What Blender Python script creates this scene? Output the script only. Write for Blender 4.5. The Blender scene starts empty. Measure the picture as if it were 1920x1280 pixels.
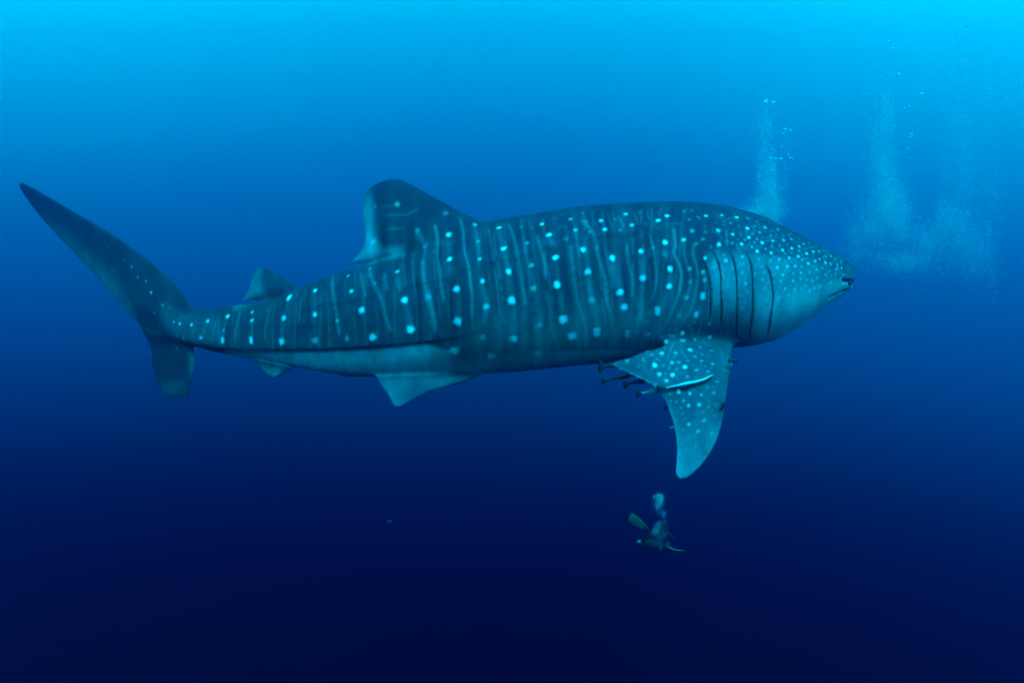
import bpy, bmesh, math, random
import numpy as np
from mathutils import Vector, kdtree
from mathutils.bvhtree import BVHTree

random.seed(7)
rng = np.random.default_rng(7)
SC = bpy.context.scene
COL = SC.collection

# ------------------------------------------------------------------ camera
HF = math.radians(75.0)
K = math.tan(HF / 2) / 960.0          # metres per photo pixel at 1 m distance
cam_d = bpy.data.cameras.new('camera')
cam_d.sensor_width = 36.0
cam_d.lens = 18.0 / math.tan(HF / 2)
cam_d.clip_start = 0.05
cam_d.clip_end = 500.0
cam = bpy.data.objects.new('camera', cam_d)
cam.rotation_euler = (math.radians(90), 0, 0)
COL.objects.link(cam)
SC.camera = cam

# ------------------------------------------------------------------ world, sun, exposure
SUN_EL, SUN_AZ = math.radians(48), math.radians(168)   # azimuth from +Y clockwise (behind the camera, right)
world = bpy.data.worlds.new('World')
SC.world = world
world.use_nodes = True
wn = world.node_tree.nodes
wl = world.node_tree.links
wn.clear()
sky = wn.new('ShaderNodeTexSky')
sky.sky_type = 'NISHITA'
sky.sun_disc = False
sky.sun_elevation = SUN_EL
sky.sun_rotation = SUN_AZ
bg = wn.new('ShaderNodeBackground')
bg.inputs['Strength'].default_value = 0.15
wo = wn.new('ShaderNodeOutputWorld')
wl.new(sky.outputs[0], bg.inputs[0])
wl.new(bg.outputs[0], wo.inputs[0])

sun_d = bpy.data.lights.new('sun', 'SUN')
sun_d.energy = 4.2
sun_d.angle = math.radians(14)          # softened by the rippled surface and the water above
sun_d.color = (0.05, 0.65, 1.0)         # daylight after some ten metres of sea water
sun = bpy.data.objects.new('sun', sun_d)
sd = Vector((math.sin(SUN_AZ) * math.cos(SUN_EL), math.cos(SUN_AZ) * math.cos(SUN_EL), math.sin(SUN_EL)))
sun.rotation_euler = (-sd).to_track_quat('-Z', 'Y').to_euler()
sun.location = (0, 0, 30)
COL.objects.link(sun)

SC.view_settings.view_transform = 'Standard'
SC.view_settings.look = 'None'
SC.view_settings.exposure = 1.2
SC.view_settings.gamma = 1.0
SC.view_settings.use_curve_mapping = False
cy = SC.cycles
cy.use_denoising = True
cy.max_bounces = 5
cy.diffuse_bounces = 2
cy.glossy_bounces = 2
cy.transmission_bounces = 3
cy.transparent_max_bounces = 8
cy.volume_bounces = 1
cy.use_adaptive_sampling = False

# ------------------------------------------------------------------ helpers
def tag(o, label=None, cat=None, group=None, kind=None):
    if label: o['label'] = label
    if cat: o['category'] = cat
    if group: o['group'] = group
    if kind: o['kind'] = kind
    return o

def at(px, py, Y):
    return Vector(((px - 960) * K * Y, Y, (640 - py) * K * Y))

def mesh_obj(name, V, F, mat, parent=None, smooth=True):
    me = bpy.data.meshes.new(name)
    me.from_pydata([tuple(v) for v in V], [], F)
    me.update()
    if smooth:
        me.polygons.foreach_set('use_smooth', [True] * len(me.polygons))
    if mat: me.materials.append(mat)
    o = bpy.data.objects.new(name, me)
    COL.objects.link(o)
    if parent: o.parent = parent
    return o

def bm_obj(name, bm, mat, parent=None, smooth=True):
    me = bpy.data.meshes.new(name)
    bm.to_mesh(me); bm.free()
    if smooth:
        me.polygons.foreach_set('use_smooth', [True] * len(me.polygons))
    if mat: me.materials.append(mat)
    o = bpy.data.objects.new(name, me)
    COL.objects.link(o)
    if parent: o.parent = parent
    return o

def new_mat(name, col=(0.5, 0.5, 0.5), rough=0.6, spec=0.3):
    m = bpy.data.materials.new(name)
    m.use_nodes = True
    b = m.node_tree.nodes['Principled BSDF']
    b.inputs['Base Color'].default_value = (*col, 1)
    b.inputs['Roughness'].default_value = rough
    b.inputs['Specular IOR Level'].default_value = spec
    return m

def noisy_mat(name, c0, c1, scale=20.0, rough=0.6, spec=0.3, bump=0.0):
    m = new_mat(name, c0, rough, spec)
    n, l = m.node_tree.nodes, m.node_tree.links
    b = n['Principled BSDF']
    tc = n.new('ShaderNodeTexCoord')
    no = n.new('ShaderNodeTexNoise'); no.inputs['Scale'].default_value = scale
    no.inputs['Detail'].default_value = 4
    mx = n.new('ShaderNodeMix'); mx.data_type = 'RGBA'
    mx.inputs['A'].default_value = (*c0, 1); mx.inputs['B'].default_value = (*c1, 1)
    l.new(tc.outputs['Object'], no.inputs['Vector'])
    l.new(no.outputs['Fac'], mx.inputs['Factor'])
    l.new(mx.outputs['Result'], b.inputs['Base Color'])
    if bump:
        bp = n.new('ShaderNodeBump'); bp.inputs['Strength'].default_value = bump
        bp.inputs['Distance'].default_value = 0.01
        l.new(no.outputs['Fac'], bp.inputs['Height'])
        l.new(bp.outputs['Normal'], b.inputs['Normal'])
    return m

# ------------------------------------------------------------------ the open water (a bowl round the scene, open to the sky above)
def build_water():
    R, nu, nv = 70.0, 96, 60
    el0, el1 = math.radians(-90), math.radians(40)
    V, F = [], []
    for j in range(nv + 1):
        e = el0 + (el1 - el0) * j / nv
        for i in range(nu):
            a = 2 * math.pi * i / nu
            V.append((R * math.cos(e) * math.cos(a), R * math.cos(e) * math.sin(a), R * math.sin(e)))
    for j in range(nv):
        for i in range(nu):
            a, b = j * nu + i, j * nu + (i + 1) % nu
            F.append((b, a, a + nu, b + nu))
    m = bpy.data.materials.new('open_water')
    m.use_nodes = True
    n, l = m.node_tree.nodes, m.node_tree.links
    n.clear()
    tc = n.new('ShaderNodeTexCoord')
    nrm = n.new('ShaderNodeVectorMath'); nrm.operation = 'NORMALIZE'
    l.new(tc.outputs['Object'], nrm.inputs[0])
    sp = n.new('ShaderNodeSeparateXYZ'); l.new(nrm.outputs[0], sp.inputs[0])
    def M(op, a, b=None, c=None):
        q = n.new('ShaderNodeMath'); q.operation = op
        for i, v in enumerate((a, b, c)):
            if v is None: continue
            if isinstance(v, (int, float)): q.inputs[i].default_value = v
            else: l.new(v, q.inputs[i])
        return q.outputs[0]
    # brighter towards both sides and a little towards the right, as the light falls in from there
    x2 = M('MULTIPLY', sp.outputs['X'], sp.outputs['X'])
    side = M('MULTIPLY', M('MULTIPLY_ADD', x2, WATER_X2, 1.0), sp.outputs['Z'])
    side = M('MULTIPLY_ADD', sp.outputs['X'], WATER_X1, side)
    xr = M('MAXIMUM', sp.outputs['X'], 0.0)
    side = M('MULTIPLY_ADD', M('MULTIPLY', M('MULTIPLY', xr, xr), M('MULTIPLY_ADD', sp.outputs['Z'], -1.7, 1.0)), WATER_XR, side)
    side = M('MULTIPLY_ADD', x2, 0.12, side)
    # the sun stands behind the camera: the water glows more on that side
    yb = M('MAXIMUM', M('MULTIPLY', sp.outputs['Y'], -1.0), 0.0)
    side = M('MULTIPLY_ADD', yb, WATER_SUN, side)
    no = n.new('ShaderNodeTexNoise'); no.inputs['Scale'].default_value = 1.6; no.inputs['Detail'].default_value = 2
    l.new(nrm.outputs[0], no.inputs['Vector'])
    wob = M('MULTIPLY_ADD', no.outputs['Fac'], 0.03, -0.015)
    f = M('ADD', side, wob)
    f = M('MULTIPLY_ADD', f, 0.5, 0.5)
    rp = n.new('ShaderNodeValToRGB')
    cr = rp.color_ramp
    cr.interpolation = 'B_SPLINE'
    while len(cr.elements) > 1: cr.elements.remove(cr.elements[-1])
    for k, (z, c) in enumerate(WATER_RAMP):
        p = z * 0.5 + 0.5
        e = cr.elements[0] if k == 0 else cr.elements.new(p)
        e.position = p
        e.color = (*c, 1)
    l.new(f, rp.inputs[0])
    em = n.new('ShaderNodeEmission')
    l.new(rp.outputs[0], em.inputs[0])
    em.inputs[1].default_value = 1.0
    o = n.new('ShaderNodeOutputMaterial')
    l.new(em.outputs[0], o.inputs[0])
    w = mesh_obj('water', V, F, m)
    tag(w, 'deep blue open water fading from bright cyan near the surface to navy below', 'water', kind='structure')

def srgb(r, g, b):
    def f(c):
        c /= 255.0
        return c / 12.92 if c <= 0.04045 else ((c + 0.055) / 1.055) ** 2.4
    return (f(r), f(g), f(b))

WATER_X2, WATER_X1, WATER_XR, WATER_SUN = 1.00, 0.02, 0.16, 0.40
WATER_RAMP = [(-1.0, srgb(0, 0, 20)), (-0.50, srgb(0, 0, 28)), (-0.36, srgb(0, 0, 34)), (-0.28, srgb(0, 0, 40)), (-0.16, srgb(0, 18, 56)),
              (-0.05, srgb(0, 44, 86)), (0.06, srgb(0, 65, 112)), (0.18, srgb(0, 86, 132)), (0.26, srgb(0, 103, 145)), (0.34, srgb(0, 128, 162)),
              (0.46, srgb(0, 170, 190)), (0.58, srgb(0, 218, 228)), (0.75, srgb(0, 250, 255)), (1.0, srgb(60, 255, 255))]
build_water()

# suspended haze of the water between camera and far things
hz = mesh_obj('haze', [(x, y, z) for x in (-26, 26) for y in (-7, 26) for z in (-15, 12)],
              [(0, 1, 3, 2), (4, 6, 7, 5), (0, 4, 5, 1), (2, 3, 7, 6), (0, 2, 6, 4), (1, 5, 7, 3)], None, smooth=False)
hm = bpy.data.materials.new('sea_haze'); hm.use_nodes = True
hn = hm.node_tree.nodes; hn.clear()
pv = hn.new('ShaderNodeVolumePrincipled')
pv.inputs['Color'].default_value = (0.01, 0.029, 0.110, 1)
pv.inputs['Absorption Color'].default_value = (0.0, 0.83, 0.94, 1)
pv.inputs['Density'].default_value = 0.30
pv.inputs['Anisotropy'].default_value = 0.93
ho = hn.new('ShaderNodeOutputMaterial')
hm.node_tree.links.new(pv.outputs[0], ho.inputs['Volume'])
hz.data.materials.append(hm)
tag(hz, 'blue haze of the sea water', 'haze', kind='stuff')

# ------------------------------------------------------------------ the whale shark
YC0 = 8.0
def interp(tab, x, col):
    xs = [t[0] for t in tab]
    return np.interp(x, xs, [t[col] for t in tab])

# photo column of the section in the body's mid plane, its top, its bottom, half width (m), mid plane distance (m)
BODY = [(300, 604, 622, .02, 8.37), (315, 599, 631, .045, 8.34), (345, 590, 645, .085, 8.28), (375, 582, 654, .12, 8.24), (410, 577, 661, .155, 8.21), (450, 572, 668, .20, 8.18),
        (500, 563, 678, .26, 8.14), (540, 548, 685, .31, 8.11), (600, 524, 696, .39, 8.07), (650, 506, 702, .46, 8.04), (700, 491, 706, .53, 8.02), (760, 470, 706, .61, 8.0),
        (820, 447, 704, .68, 8.0), (870, 428, 702, .74, 8.0), (910, 415, 700, .79, 8.0), (960, 407, 697, .83, 8.0), (1000, 402, 693, .86, 8.0), (1050, 394, 688, .89, 8.0),
        (1100, 388, 683, .92, 8.0), (1200, 383, 676, .95, 8.0), (1260, 382, 668, .96, 8.0), (1300, 384, 660, .96, 8.0), (1350, 391, 654, .96, 8.0), (1400, 405, 650, .94, 8.0),
        (1440, 424, 640, .91, 8.0), (1470, 440, 622, .87, 8.0), (1500, 456, 602, .81, 8.0), (1528, 472, 579, .72, 8.0), (1549, 482, 566, .62, 8.0), (1564, 488, 560, .50, 8.0), (1575, 495, 554, .36, 8.0), (1580, 506, 547, .18, 8.0)]
RIDGES = [  # photo polyline on the near flank, height of the step (m) left end, right end, soft width (m)
    ([(560, 578), (605, 572), (670, 560), (720, 545), (770, 535), (840, 520), (900, 492), (970, 482), (1000, 475), (1050, 457), (1125, 442), (1175, 437), (1225, 426), (1300, 416)], .017, .017, .16),
    ([(390, 612), (500, 612), (605, 610), (680, 592), (770, 579), (900, 560), (1000, 545)], .009, .004, .12),
    ([(335, 645), (400, 653), (450, 657), (600, 656), (690, 651), (740, 647), (800, 640), (860, 630), (915, 614), (960, 603), (1030, 590)], .075, .008, .14),
]
def body_loft():
    NS, NT = 420, 220
    u = np.linspace(0, 1, NS)
    px = BODY[0][0] + (BODY[-1][0] - BODY[0][0]) * (1 - (1 - u) ** 1.25)
    cols = []
    for c in (1, 2, 3, 4):
        cols.append(interp(BODY, px, c))
    ker = np.exp(-np.linspace(-2, 2, 13) ** 2); ker /= ker.sum()
    sm = []
    for a in cols:
        b = np.convolve(np.pad(a, 6, mode='reflect', reflect_type='odd'), ker, mode='valid')
        sm.append(b)
    top, bot, W, Yc = sm
    W = np.maximum(W, 0.02)
    X = (px - 960) * K * Yc
    zt, zb = (640 - top) * K * Yc, (640 - bot) * K * Yc
    zc, H = (zt + zb) / 2, np.maximum((zt - zb) / 2, 0.02)
    th = np.linspace(0, 2 * np.pi, NT, endpoint=False)
    S, C = np.sin(th), np.cos(th)
    sy = np.sign(S) * np.abs(S) ** 0.88
    Z = zc[:, None] + H[:, None] * C[None, :]
    pk = np.exp(-((px - 800) / 170.) ** 2)[:, None] * np.clip(C, 0, 1)[None, :] ** .5     # the back rises to a keel under the dorsal fin
    sy = np.sign(S)[None, :] * np.abs(S)[None, :] ** (0.88 + 1.15 * pk)
    Wm = np.ones((NS, NT))
    # below the keel the tail half of the body narrows to the belly
    Yn = Yc - W
    kx = np.array([p[0] for p in RIDGES[2][0]]); ky = np.array([p[1] for p in RIDGES[2][0]])
    pxn = 960 + X / (K * Yn)
    zk = (640 - np.interp(pxn, kx, ky)) * K * Yn
    tailness = np.clip((960 - px) / 380, 0, 1)
    tailness = tailness * tailness * (3 - 2 * tailness)
    below = np.clip((zk[:, None] - Z) / np.maximum(zk - zb, .03)[:, None], 0, 1)
    Wm *= 1 - 0.22 * tailness[:, None] * below ** 0.7
    disp = np.zeros((NS, NT))
    for line, a0, a1, w in RIDGES:
        lx = np.array([p[0] for p in line]); ly = np.array([p[1] for p in line])
        zl = (640 - np.interp(pxn, lx, ly)) * K * Yn
        f = np.clip((pxn - lx[0]) / (lx[-1] - lx[0]), 0, 1)
        env = np.clip((pxn - lx[0]) / 40, 0, 1) * np.clip((lx[-1] - pxn) / 90, 0, 1)
        amp = (a0 + (a1 - a0) * np.clip(f * 1.25, 0, 1)) * env
        amp = np.minimum(amp, 0.4 * W)
        dz = Z - zl[:, None]
        prof = np.where(dz >= 0, np.exp(-dz / w), np.exp(dz / 0.012))
        prof2 = np.where(dz < 0, -0.30 * np.exp(dz / 0.05), 0)
        disp += amp[:, None] * (prof + prof2)
    Wd = W[:, None] * Wm
    Y = Yc[:, None] - (Wd * sy + np.sign(S)[None, :] * disp * np.clip(np.abs(S) * 2.2, 0, 1)[None, :])
    Xg = np.repeat(X[:, None], NT, 1)
    V = np.stack([Xg, Y, Z], -1).reshape(-1, 3)
    F = []
    for i in range(NS - 1):
        a = i * NT
        for j in range(NT):
            j2 = (j + 1) % NT
            F.append((a + j, a + j2, a + NT + j2, a + NT + j))
    n0 = len(V)
    V = np.vstack([V, [[X[0] - .02, Yc[0], zc[0]], [X[-1] + .012, Yc[-1], zc[-1]]]])
    for j in range(NT):
        j2 = (j + 1) % NT
        F.append((n0, j2, j))
        b = (NS - 1) * NT
        F.append((n0 + 1, b + j, b + j2))
    return V, F

def catmull(P, n):
    P = np.array(P, float)
    Q = np.vstack([2 * P[0] - P[1], P, 2 * P[-1] - P[-2]])
    out = []
    m = len(P) - 1
    for i in range(m):
        p0, p1, p2, p3 = Q[i:i + 4]
        for t in np.linspace(0, 1, n, endpoint=False):
            out.append(.5 * ((2 * p1) + (-p0 + p2) * t + (2 * p0 - 5 * p1 + 4 * p2 - p3) * t * t + (-p0 + 3 * p1 - 3 * p2 + p3) * t ** 3))
    out.append(P[-1])
    return np.array(out)

def fin_loft(pairs, tr=0.09, root=0.0, tmin=0.016, tmax=0.13, sub=6):
    """pairs: (LEx, LEy, TEx, TEy, Yle, Yte), root to tip, in photo columns and rows with a distance each."""
    P = catmull([[*at(a, b, y0), *at(c, d, y1)] for a, b, c, d, y0, y1 in pairs], sub)
    LE, TE = P[:, :3], P[:, 3:]
    n = len(P)
    mid = (LE + TE) / 2
    span = np.gradient(mid, axis=0)
    m = 14
    tt = (1 - np.cos(np.linspace(0, np.pi, m))) / 2
    V, F = [], []
    for i in range(n):
        ch = TE[i] - LE[i]; L = np.linalg.norm(ch)
        nv = np.cross(ch, span[i]); nv /= np.linalg.norm(nv) + 1e-9
        T = min(max(L * tr, tmin * 2), tmax) / 2
        T += root / 2 * math.exp(-(np.linalg.norm(mid[i] - mid[0]) / .30) ** 1.5)
        if i > n - 5: T = max(tmin * .8, T * .8)
        prof = T * (2.969 * np.sqrt(tt) - 1.26 * tt - 3.516 * tt ** 2 + 2.843 * tt ** 3 - 1.015 * tt ** 4)
        prof = np.maximum(prof, np.sqrt(np.clip(tt * (1 - tt), 0, 1)) * tmin * 1.6)
        ring = [LE[i] + ch * t + nv * p for t, p in zip(tt, prof)] + [LE[i] + ch * t - nv * p for t, p in zip(tt[-2:0:-1], prof[-2:0:-1])]
        V += ring
    r = 2 * m - 2
    for i in range(n - 1):
        for j in range(r):
            j2 = (j + 1) % r
            F.append((i * r + j, i * r + j2, (i + 1) * r + j2, (i + 1) * r + j))
    F.append(tuple(range(r - 1, -1, -1)))
    F.append(tuple((n - 1) * r + j for j in range(r)))
    return np.array(V), F

FINS = {
 'dorsal': ([(925, 450, 735, 520, 8, 8), (908, 420, 742, 490, 8, 8), (897, 409, 730, 485, 8, 8), (880, 401, 657, 495, 8, 8), (852, 389, 668, 480, 8, 8), (822, 373, 682, 458, 8, 8),
             (797, 359, 683, 428, 8, 8), (775, 347, 678, 396, 8, 8), (757, 338, 681, 368, 8, 8), (742, 335, 696, 349, 8, 8), (730, 336, 714, 340, 8, 8)], .075),
 'dorsal_rear': ([(575, 560, 490, 585, 8.1, 8.1), (548, 534, 487, 563, 8.05, 8.05), (535, 523, 453, 566, 8.05, 8.05), (515, 512, 462, 549, 8.08, 8.08), (498, 503, 470, 527, 8.1, 8.1), (485, 499, 474, 508, 8.1, 8.1)], .09),
 'anal': ([(570, 668, 500, 660, 8.1, 8.1), (552, 688, 475, 673, 8.1, 8.1), (540, 696, 485, 686, 8.08, 8.08), (526, 704, 496, 699, 8.06, 8.06), (514, 709, 505, 707, 8.05, 8.05)], .10),
 'pelvic': ([(930, 672, 730, 676, 7.86, 7.90), (915, 696, 700, 701, 7.81, 7.86), (880, 713, 706, 714, 7.77, 7.82), (840, 724, 716, 729, 7.74, 7.79), (795, 739, 726, 742, 7.71, 7.76), (765, 755, 733, 754, 7.69, 7.73), (750, 763, 738, 763, 7.68, 7.7)], .085),
 'pelvic_far': ([(900, 650, 690, 655, 8.28, 8.2), (870, 672, 672, 678, 8.34, 8.26), (820, 682, 650, 686, 8.42, 8.34), (760, 694, 636, 696, 8.5, 8.4), (710, 703, 630, 701, 8.56, 8.5), (680, 706, 640, 704, 8.6, 8.55)], .085),
 'pectoral': ([(1340, 600, 1290, 604, 7.95, 7.55), (1360, 628, 1262, 624, 7.80, 7.38), (1380, 646, 1225, 648, 7.58, 7.26), (1385, 657, 1180, 668, 7.38, 7.18), (1381, 668, 1141, 682, 7.24, 7.16), (1375, 688, 1180, 703, 7.10, 7.10), (1368, 708, 1222, 724, 6.96, 7.02),
               (1364, 735, 1243, 750, 6.78, 6.96),
               (1360, 765, 1256, 782, 6.7, 6.88), (1355, 795, 1264, 815, 6.64, 6.8), (1345, 825, 1267, 848, 6.58, 6.72), (1329, 855, 1265, 876, 6.54, 6.64), (1308, 880, 1267, 891, 6.5, 6.58), (1290, 895, 1273, 899, 6.5, 6.52)], .095),
 'pectoral_far': ([(1330, 600, 1240, 610, 8.4, 8.4), (1310, 625, 1160, 640, 8.9, 8.8), (1270, 630, 1130, 645, 9.3, 9.2), (1230, 634, 1130, 646, 9.8, 9.6), (1200, 640, 1135, 648, 10.2, 10.0), (1160, 645, 1135, 649, 10.5, 10.4)], .09),
 'caudal_upper': ([(400, 596, 345, 628, 8.22, 8.26), (374, 586, 306, 640, 8.24, 8.32), (356, 568, 275, 630, 8.26, 8.38), (337, 541, 246, 597, 8.28, 8.44), (312, 516, 207, 553, 8.32, 8.54), (275, 484, 166, 506, 8.38, 8.66),
                   (220, 444, 126, 463, 8.48, 8.80), (163, 410, 94, 430, 8.6, 8.92), (110, 379, 67, 397, 8.72, 8.98), (70, 356, 46, 368, 8.82, 9.0), (42, 341, 35, 347, 8.9, 8.98)], .075),
 'caudal_lower': ([(350, 600, 258, 605, 8.30, 8.42), (362, 632, 266, 630, 8.34, 8.42), (368, 658, 277, 656, 8.32, 8.34), (366, 684, 283, 682, 8.22, 8.22), (361, 708, 289, 706, 8.10, 8.10), (357, 728, 298, 727, 8.0, 8.0), (354, 744, 314, 745, 7.93, 7.93)], .085),
}

V, F = body_loft()
allV, allF, off = [V], list(F), len(V)
ROOT = {'dorsal': .55, 'dorsal_rear': .2, 'pectoral': .42, 'anal': .08, 'pelvic': .1, 'caudal_upper': .06, 'caudal_lower': .06}
for key, (pairs, tr) in FINS.items():
    v, f = fin_loft(pairs, tr, ROOT.get(key, .1))
    allV.append(v)
    allF += [tuple(i + off for i in q) for q in f]
    off += len(v)
raw = mesh_obj('raw', np.vstack(allV), allF, None)
md = raw.modifiers.new('r', 'REMESH'); md.mode = 'VOXEL'; md.voxel_size = 0.0105
dg = bpy.context.evaluated_depsgraph_get()
me = bpy.data.meshes.new_from_object(raw.evaluated_get(dg))
bpy.data.objects.remove(raw)
nV = len(me.vertices)
co = np.empty(nV * 3); me.vertices.foreach_get('co', co); co = co.reshape(-1, 3)
ed = np.empty(len(me.edges) * 2, dtype=np.int64); me.edges.foreach_get('vertices', ed); ed = ed.reshape(-1, 2)
deg = np.bincount(ed.ravel(), minlength=nV).astype(float)[:, None]
def smooth(A, it, lam=.5):
    for _ in range(it):
        s = np.empty_like(A)
        for k in range(A.shape[1]):
            s[:, k] = np.bincount(ed[:, 0], A[ed[:, 1], k], nV) + np.bincount(ed[:, 1], A[ed[:, 0], k], nV)
        A = A + lam * (s / deg - A)
    return A
co = smooth(co, 10)
def soften(x0, y0, x1, y1, it, near=True):
    global co
    X_ = 960 + co[:, 0] / (K * co[:, 1]); Y_ = 640 - co[:, 2] / (K * co[:, 1])
    w = np.clip(1 - np.maximum(np.abs(X_ - (x0 + x1) / 2) / ((x1 - x0) / 2), np.abs(Y_ - (y0 + y1) / 2) / ((y1 - y0) / 2)), 0, 1)
    w = np.clip(w * 3, 0, 1)[:, None]
    ids = np.nonzero(w[:, 0] > 0)[0]
    use = (w[ed[:, 0], 0] > 0) | (w[ed[:, 1], 0] > 0)
    e = ed[use]; vs = np.unique(e); mp_ = np.full(nV, -1); mp_[vs] = np.arange(len(vs)); e = mp_[e]
    b_ = co[vs].copy(); wv = w[vs]; dv = deg[vs]; m_ = len(vs)
    for _ in range(it):
        s_ = np.stack([np.bincount(e[:, 0], b_[e[:, 1], k], m_) + np.bincount(e[:, 1], b_[e[:, 0], k], m_) for k in range(3)], 1)
        b_ = b_ + .5 * wv * (s_ / dv - b_)
    co = co.copy(); co[vs] = b_
soften(1215, 560, 1420, 682, 500)
soften(1515, 440, 1640, 525, 15)
soften(680, 680, 940, 714, 80)
soften(245, 590, 400, 672, 110)
soften(725, 390, 970, 480, 200)
print('shark verts', nV, 'faces', len(me.polygons))
me.vertices.foreach_set('co', co.ravel()); me.update()

# distance of the mid plane at each point; every point is looked up on the near side, the far side mirrors it
bx = np.array([(t[0] - 960) * K * t[4] for t in BODY]); by = np.array([t[4] for t in BODY])
yc = np.interp(co[:, 0], bx, by)
tailfin = co[:, 0] < bx[2]
far = (co[:, 1] > yc + 0.02) & ~tailfin
q = co.copy(); q[far, 1] = 2 * yc[far] - co[far, 1]
qpx = 960 + q[:, 0] / (K * q[:, 1]); qpy = 640 - q[:, 2] / (K * q[:, 1])
nr = np.empty(nV * 3); me.vertex_normals.foreach_get('vector', nr); nr = nr.reshape(-1, 3)
kd = kdtree.KDTree(nV)
for i, p in enumerate(q.tolist()): kd.insert(p, i)
kd.balance()
tri_bvh = BVHTree.FromPolygons(co.tolist(), [tuple(p.vertices) for p in me.polygons])
def hit(px, py):
    d = at(px, py, 1.0).normalized()
    h = tri_bvh.ray_cast(Vector((0, 0, 0)), d)
    return h[0], h[1]

# ---- the skin's own colouring with some painted light and shade: a value of reflectance for each point of the skin
a = np.full(nV, 0.038)
def sstep(x, e0, e1):
    t = np.clip((x - e0) / (e1 - e0), 0, 1)
    return t * t * (3 - 2 * t)
def poly_mask(poly, soft):
    """soft mask of a region given on the near flank"""
    P = np.array(poly, float); x, y = qpx, qpy
    inside = np.zeros(nV, bool); dmin = np.full(nV, 1e9)
    for i in range(len(P)):
        x0, y0 = P[i]; x1, y1 = P[(i + 1) % len(P)]
        c = ((y0 > y) != (y1 > y)) & (x < (x1 - x0) * (y - y0) / ((y1 - y0) or 1e-9) + x0)
        inside ^= c
        t = np.clip(((x - x0) * (x1 - x0) + (y - y0) * (y1 - y0)) / ((x1 - x0) ** 2 + (y1 - y0) ** 2), 0, 1)
        dmin = np.minimum(dmin, np.hypot(x - x0 - t * (x1 - x0), y - y0 - t * (y1 - y0)))
    return sstep(np.where(inside, dmin, -dmin), -soft, soft)
def blend(m, v):
    global a
    a = a + m * (v - a)
body_sel = ~tailfin
blend(poly_mask([(1322, 478), (1350, 470), (1400, 472), (1470, 478), (1540, 480), (1590, 500), (1640, 540), (1600, 640), (1480, 700), (1380, 680), (1356, 640), (1338, 600), (1330, 540)], 12) * body_sel, 0.16)
blend(poly_mask([(1400, 690), (1400, 610), (1470, 560), (1570, 530), (1640, 560), (1560, 700)], 26) * body_sel, 0.24)
blend(poly_mask([(1340, 500), (1385, 495), (1400, 560), (1412, 640), (1375, 650), (1345, 600)], 22) * body_sel, 0.26)
blend(poly_mask([(1380, 640), (1430, 600), (1500, 585), (1560, 560), (1620, 560), (1600, 700), (1400, 700)], 16), 0.50)  # pale throat, its tone raised to make up for missing light from below
blend(poly_mask([(1340, 390), (1420, 395), (1520, 430), (1600, 490), (1590, 520), (1480, 480), (1400, 470)], 20), 0.05)
# lower flanks and throat are paler than the back, more so to paint in upwelling light
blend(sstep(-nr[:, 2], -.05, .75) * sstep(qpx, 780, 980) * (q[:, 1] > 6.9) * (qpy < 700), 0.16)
blend(poly_mask([(1215, 640), (1270, 600), (1340, 575), (1400, 590), (1400, 655), (1300, 660)], 16), 0.13)  # flank above the fin root lightened, standing in for light from below
# pale belly under the keel
blend(poly_mask([(345, 652), (450, 660), (600, 659), (700, 655), (800, 645), (850, 660), (880, 690), (860, 760), (600, 760), (400, 720)], 5) * sstep(qpx, 380, 560) * (1 - sstep(qpx, 760, 880)) * body_sel, 0.60)
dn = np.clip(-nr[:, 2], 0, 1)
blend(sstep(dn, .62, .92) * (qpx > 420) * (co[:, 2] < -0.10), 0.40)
blend(sstep(-nr[:, 2], .05, .75) * sstep(qpx, 1385, 1450) * (qpy < 670), 0.60)  # pale head underside, lightened further as painted upwelling light
# fins
pec = poly_mask([(1272, 612), (1320, 600), (1370, 620), (1400, 660), (1390, 910), (1250, 920), (1240, 740), (1135, 690), (1132, 676), (1180, 668), (1235, 640)], 13) * (q[:, 1] < 7.7)
blend(pec, 0.08)
blend(pec * sstep(qpy, 740, 880), 0.17)
blend(pec * sstep(-(qpx - np.interp(qpy, [680, 720, 760, 800, 850, 900], [1141, 1222, 1250, 1264, 1267, 1270])), -13, -1) * (qpy > 690), 0.22)
blend(poly_mask([(694, 706), (930, 700), (930, 780), (690, 780)], 3) * (q[:, 1] < 7.95), 0.13)
blend(poly_mask([(740, 745), (770, 715), (800, 718), (830, 735), (760, 770)], 14) * (q[:, 1] < 7.95), 0.075)
blend(poly_mask([(470, 672), (560, 692), (560, 720), (460, 720)], 2), 0.12)
blend(poly_mask([(655, 340), (690, 330), (700, 380), (700, 440), (716, 466), (756, 462), (756, 478), (640, 505)], 9) * sstep(qpy, 330, 420), 0.19)
blend(poly_mask([(440, 540), (490, 495), (492, 545), (505, 560), (440, 580)], 8), 0.14)
blend(poly_mask([(30, 380), (120, 430), (230, 540), (300, 640), (200, 640), (20, 450)], 10), 0.075)
blend(poly_mask([(300, 560), (350, 590), (420, 600), (420, 640), (340, 640), (300, 610)], 10), 0.075)

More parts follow.
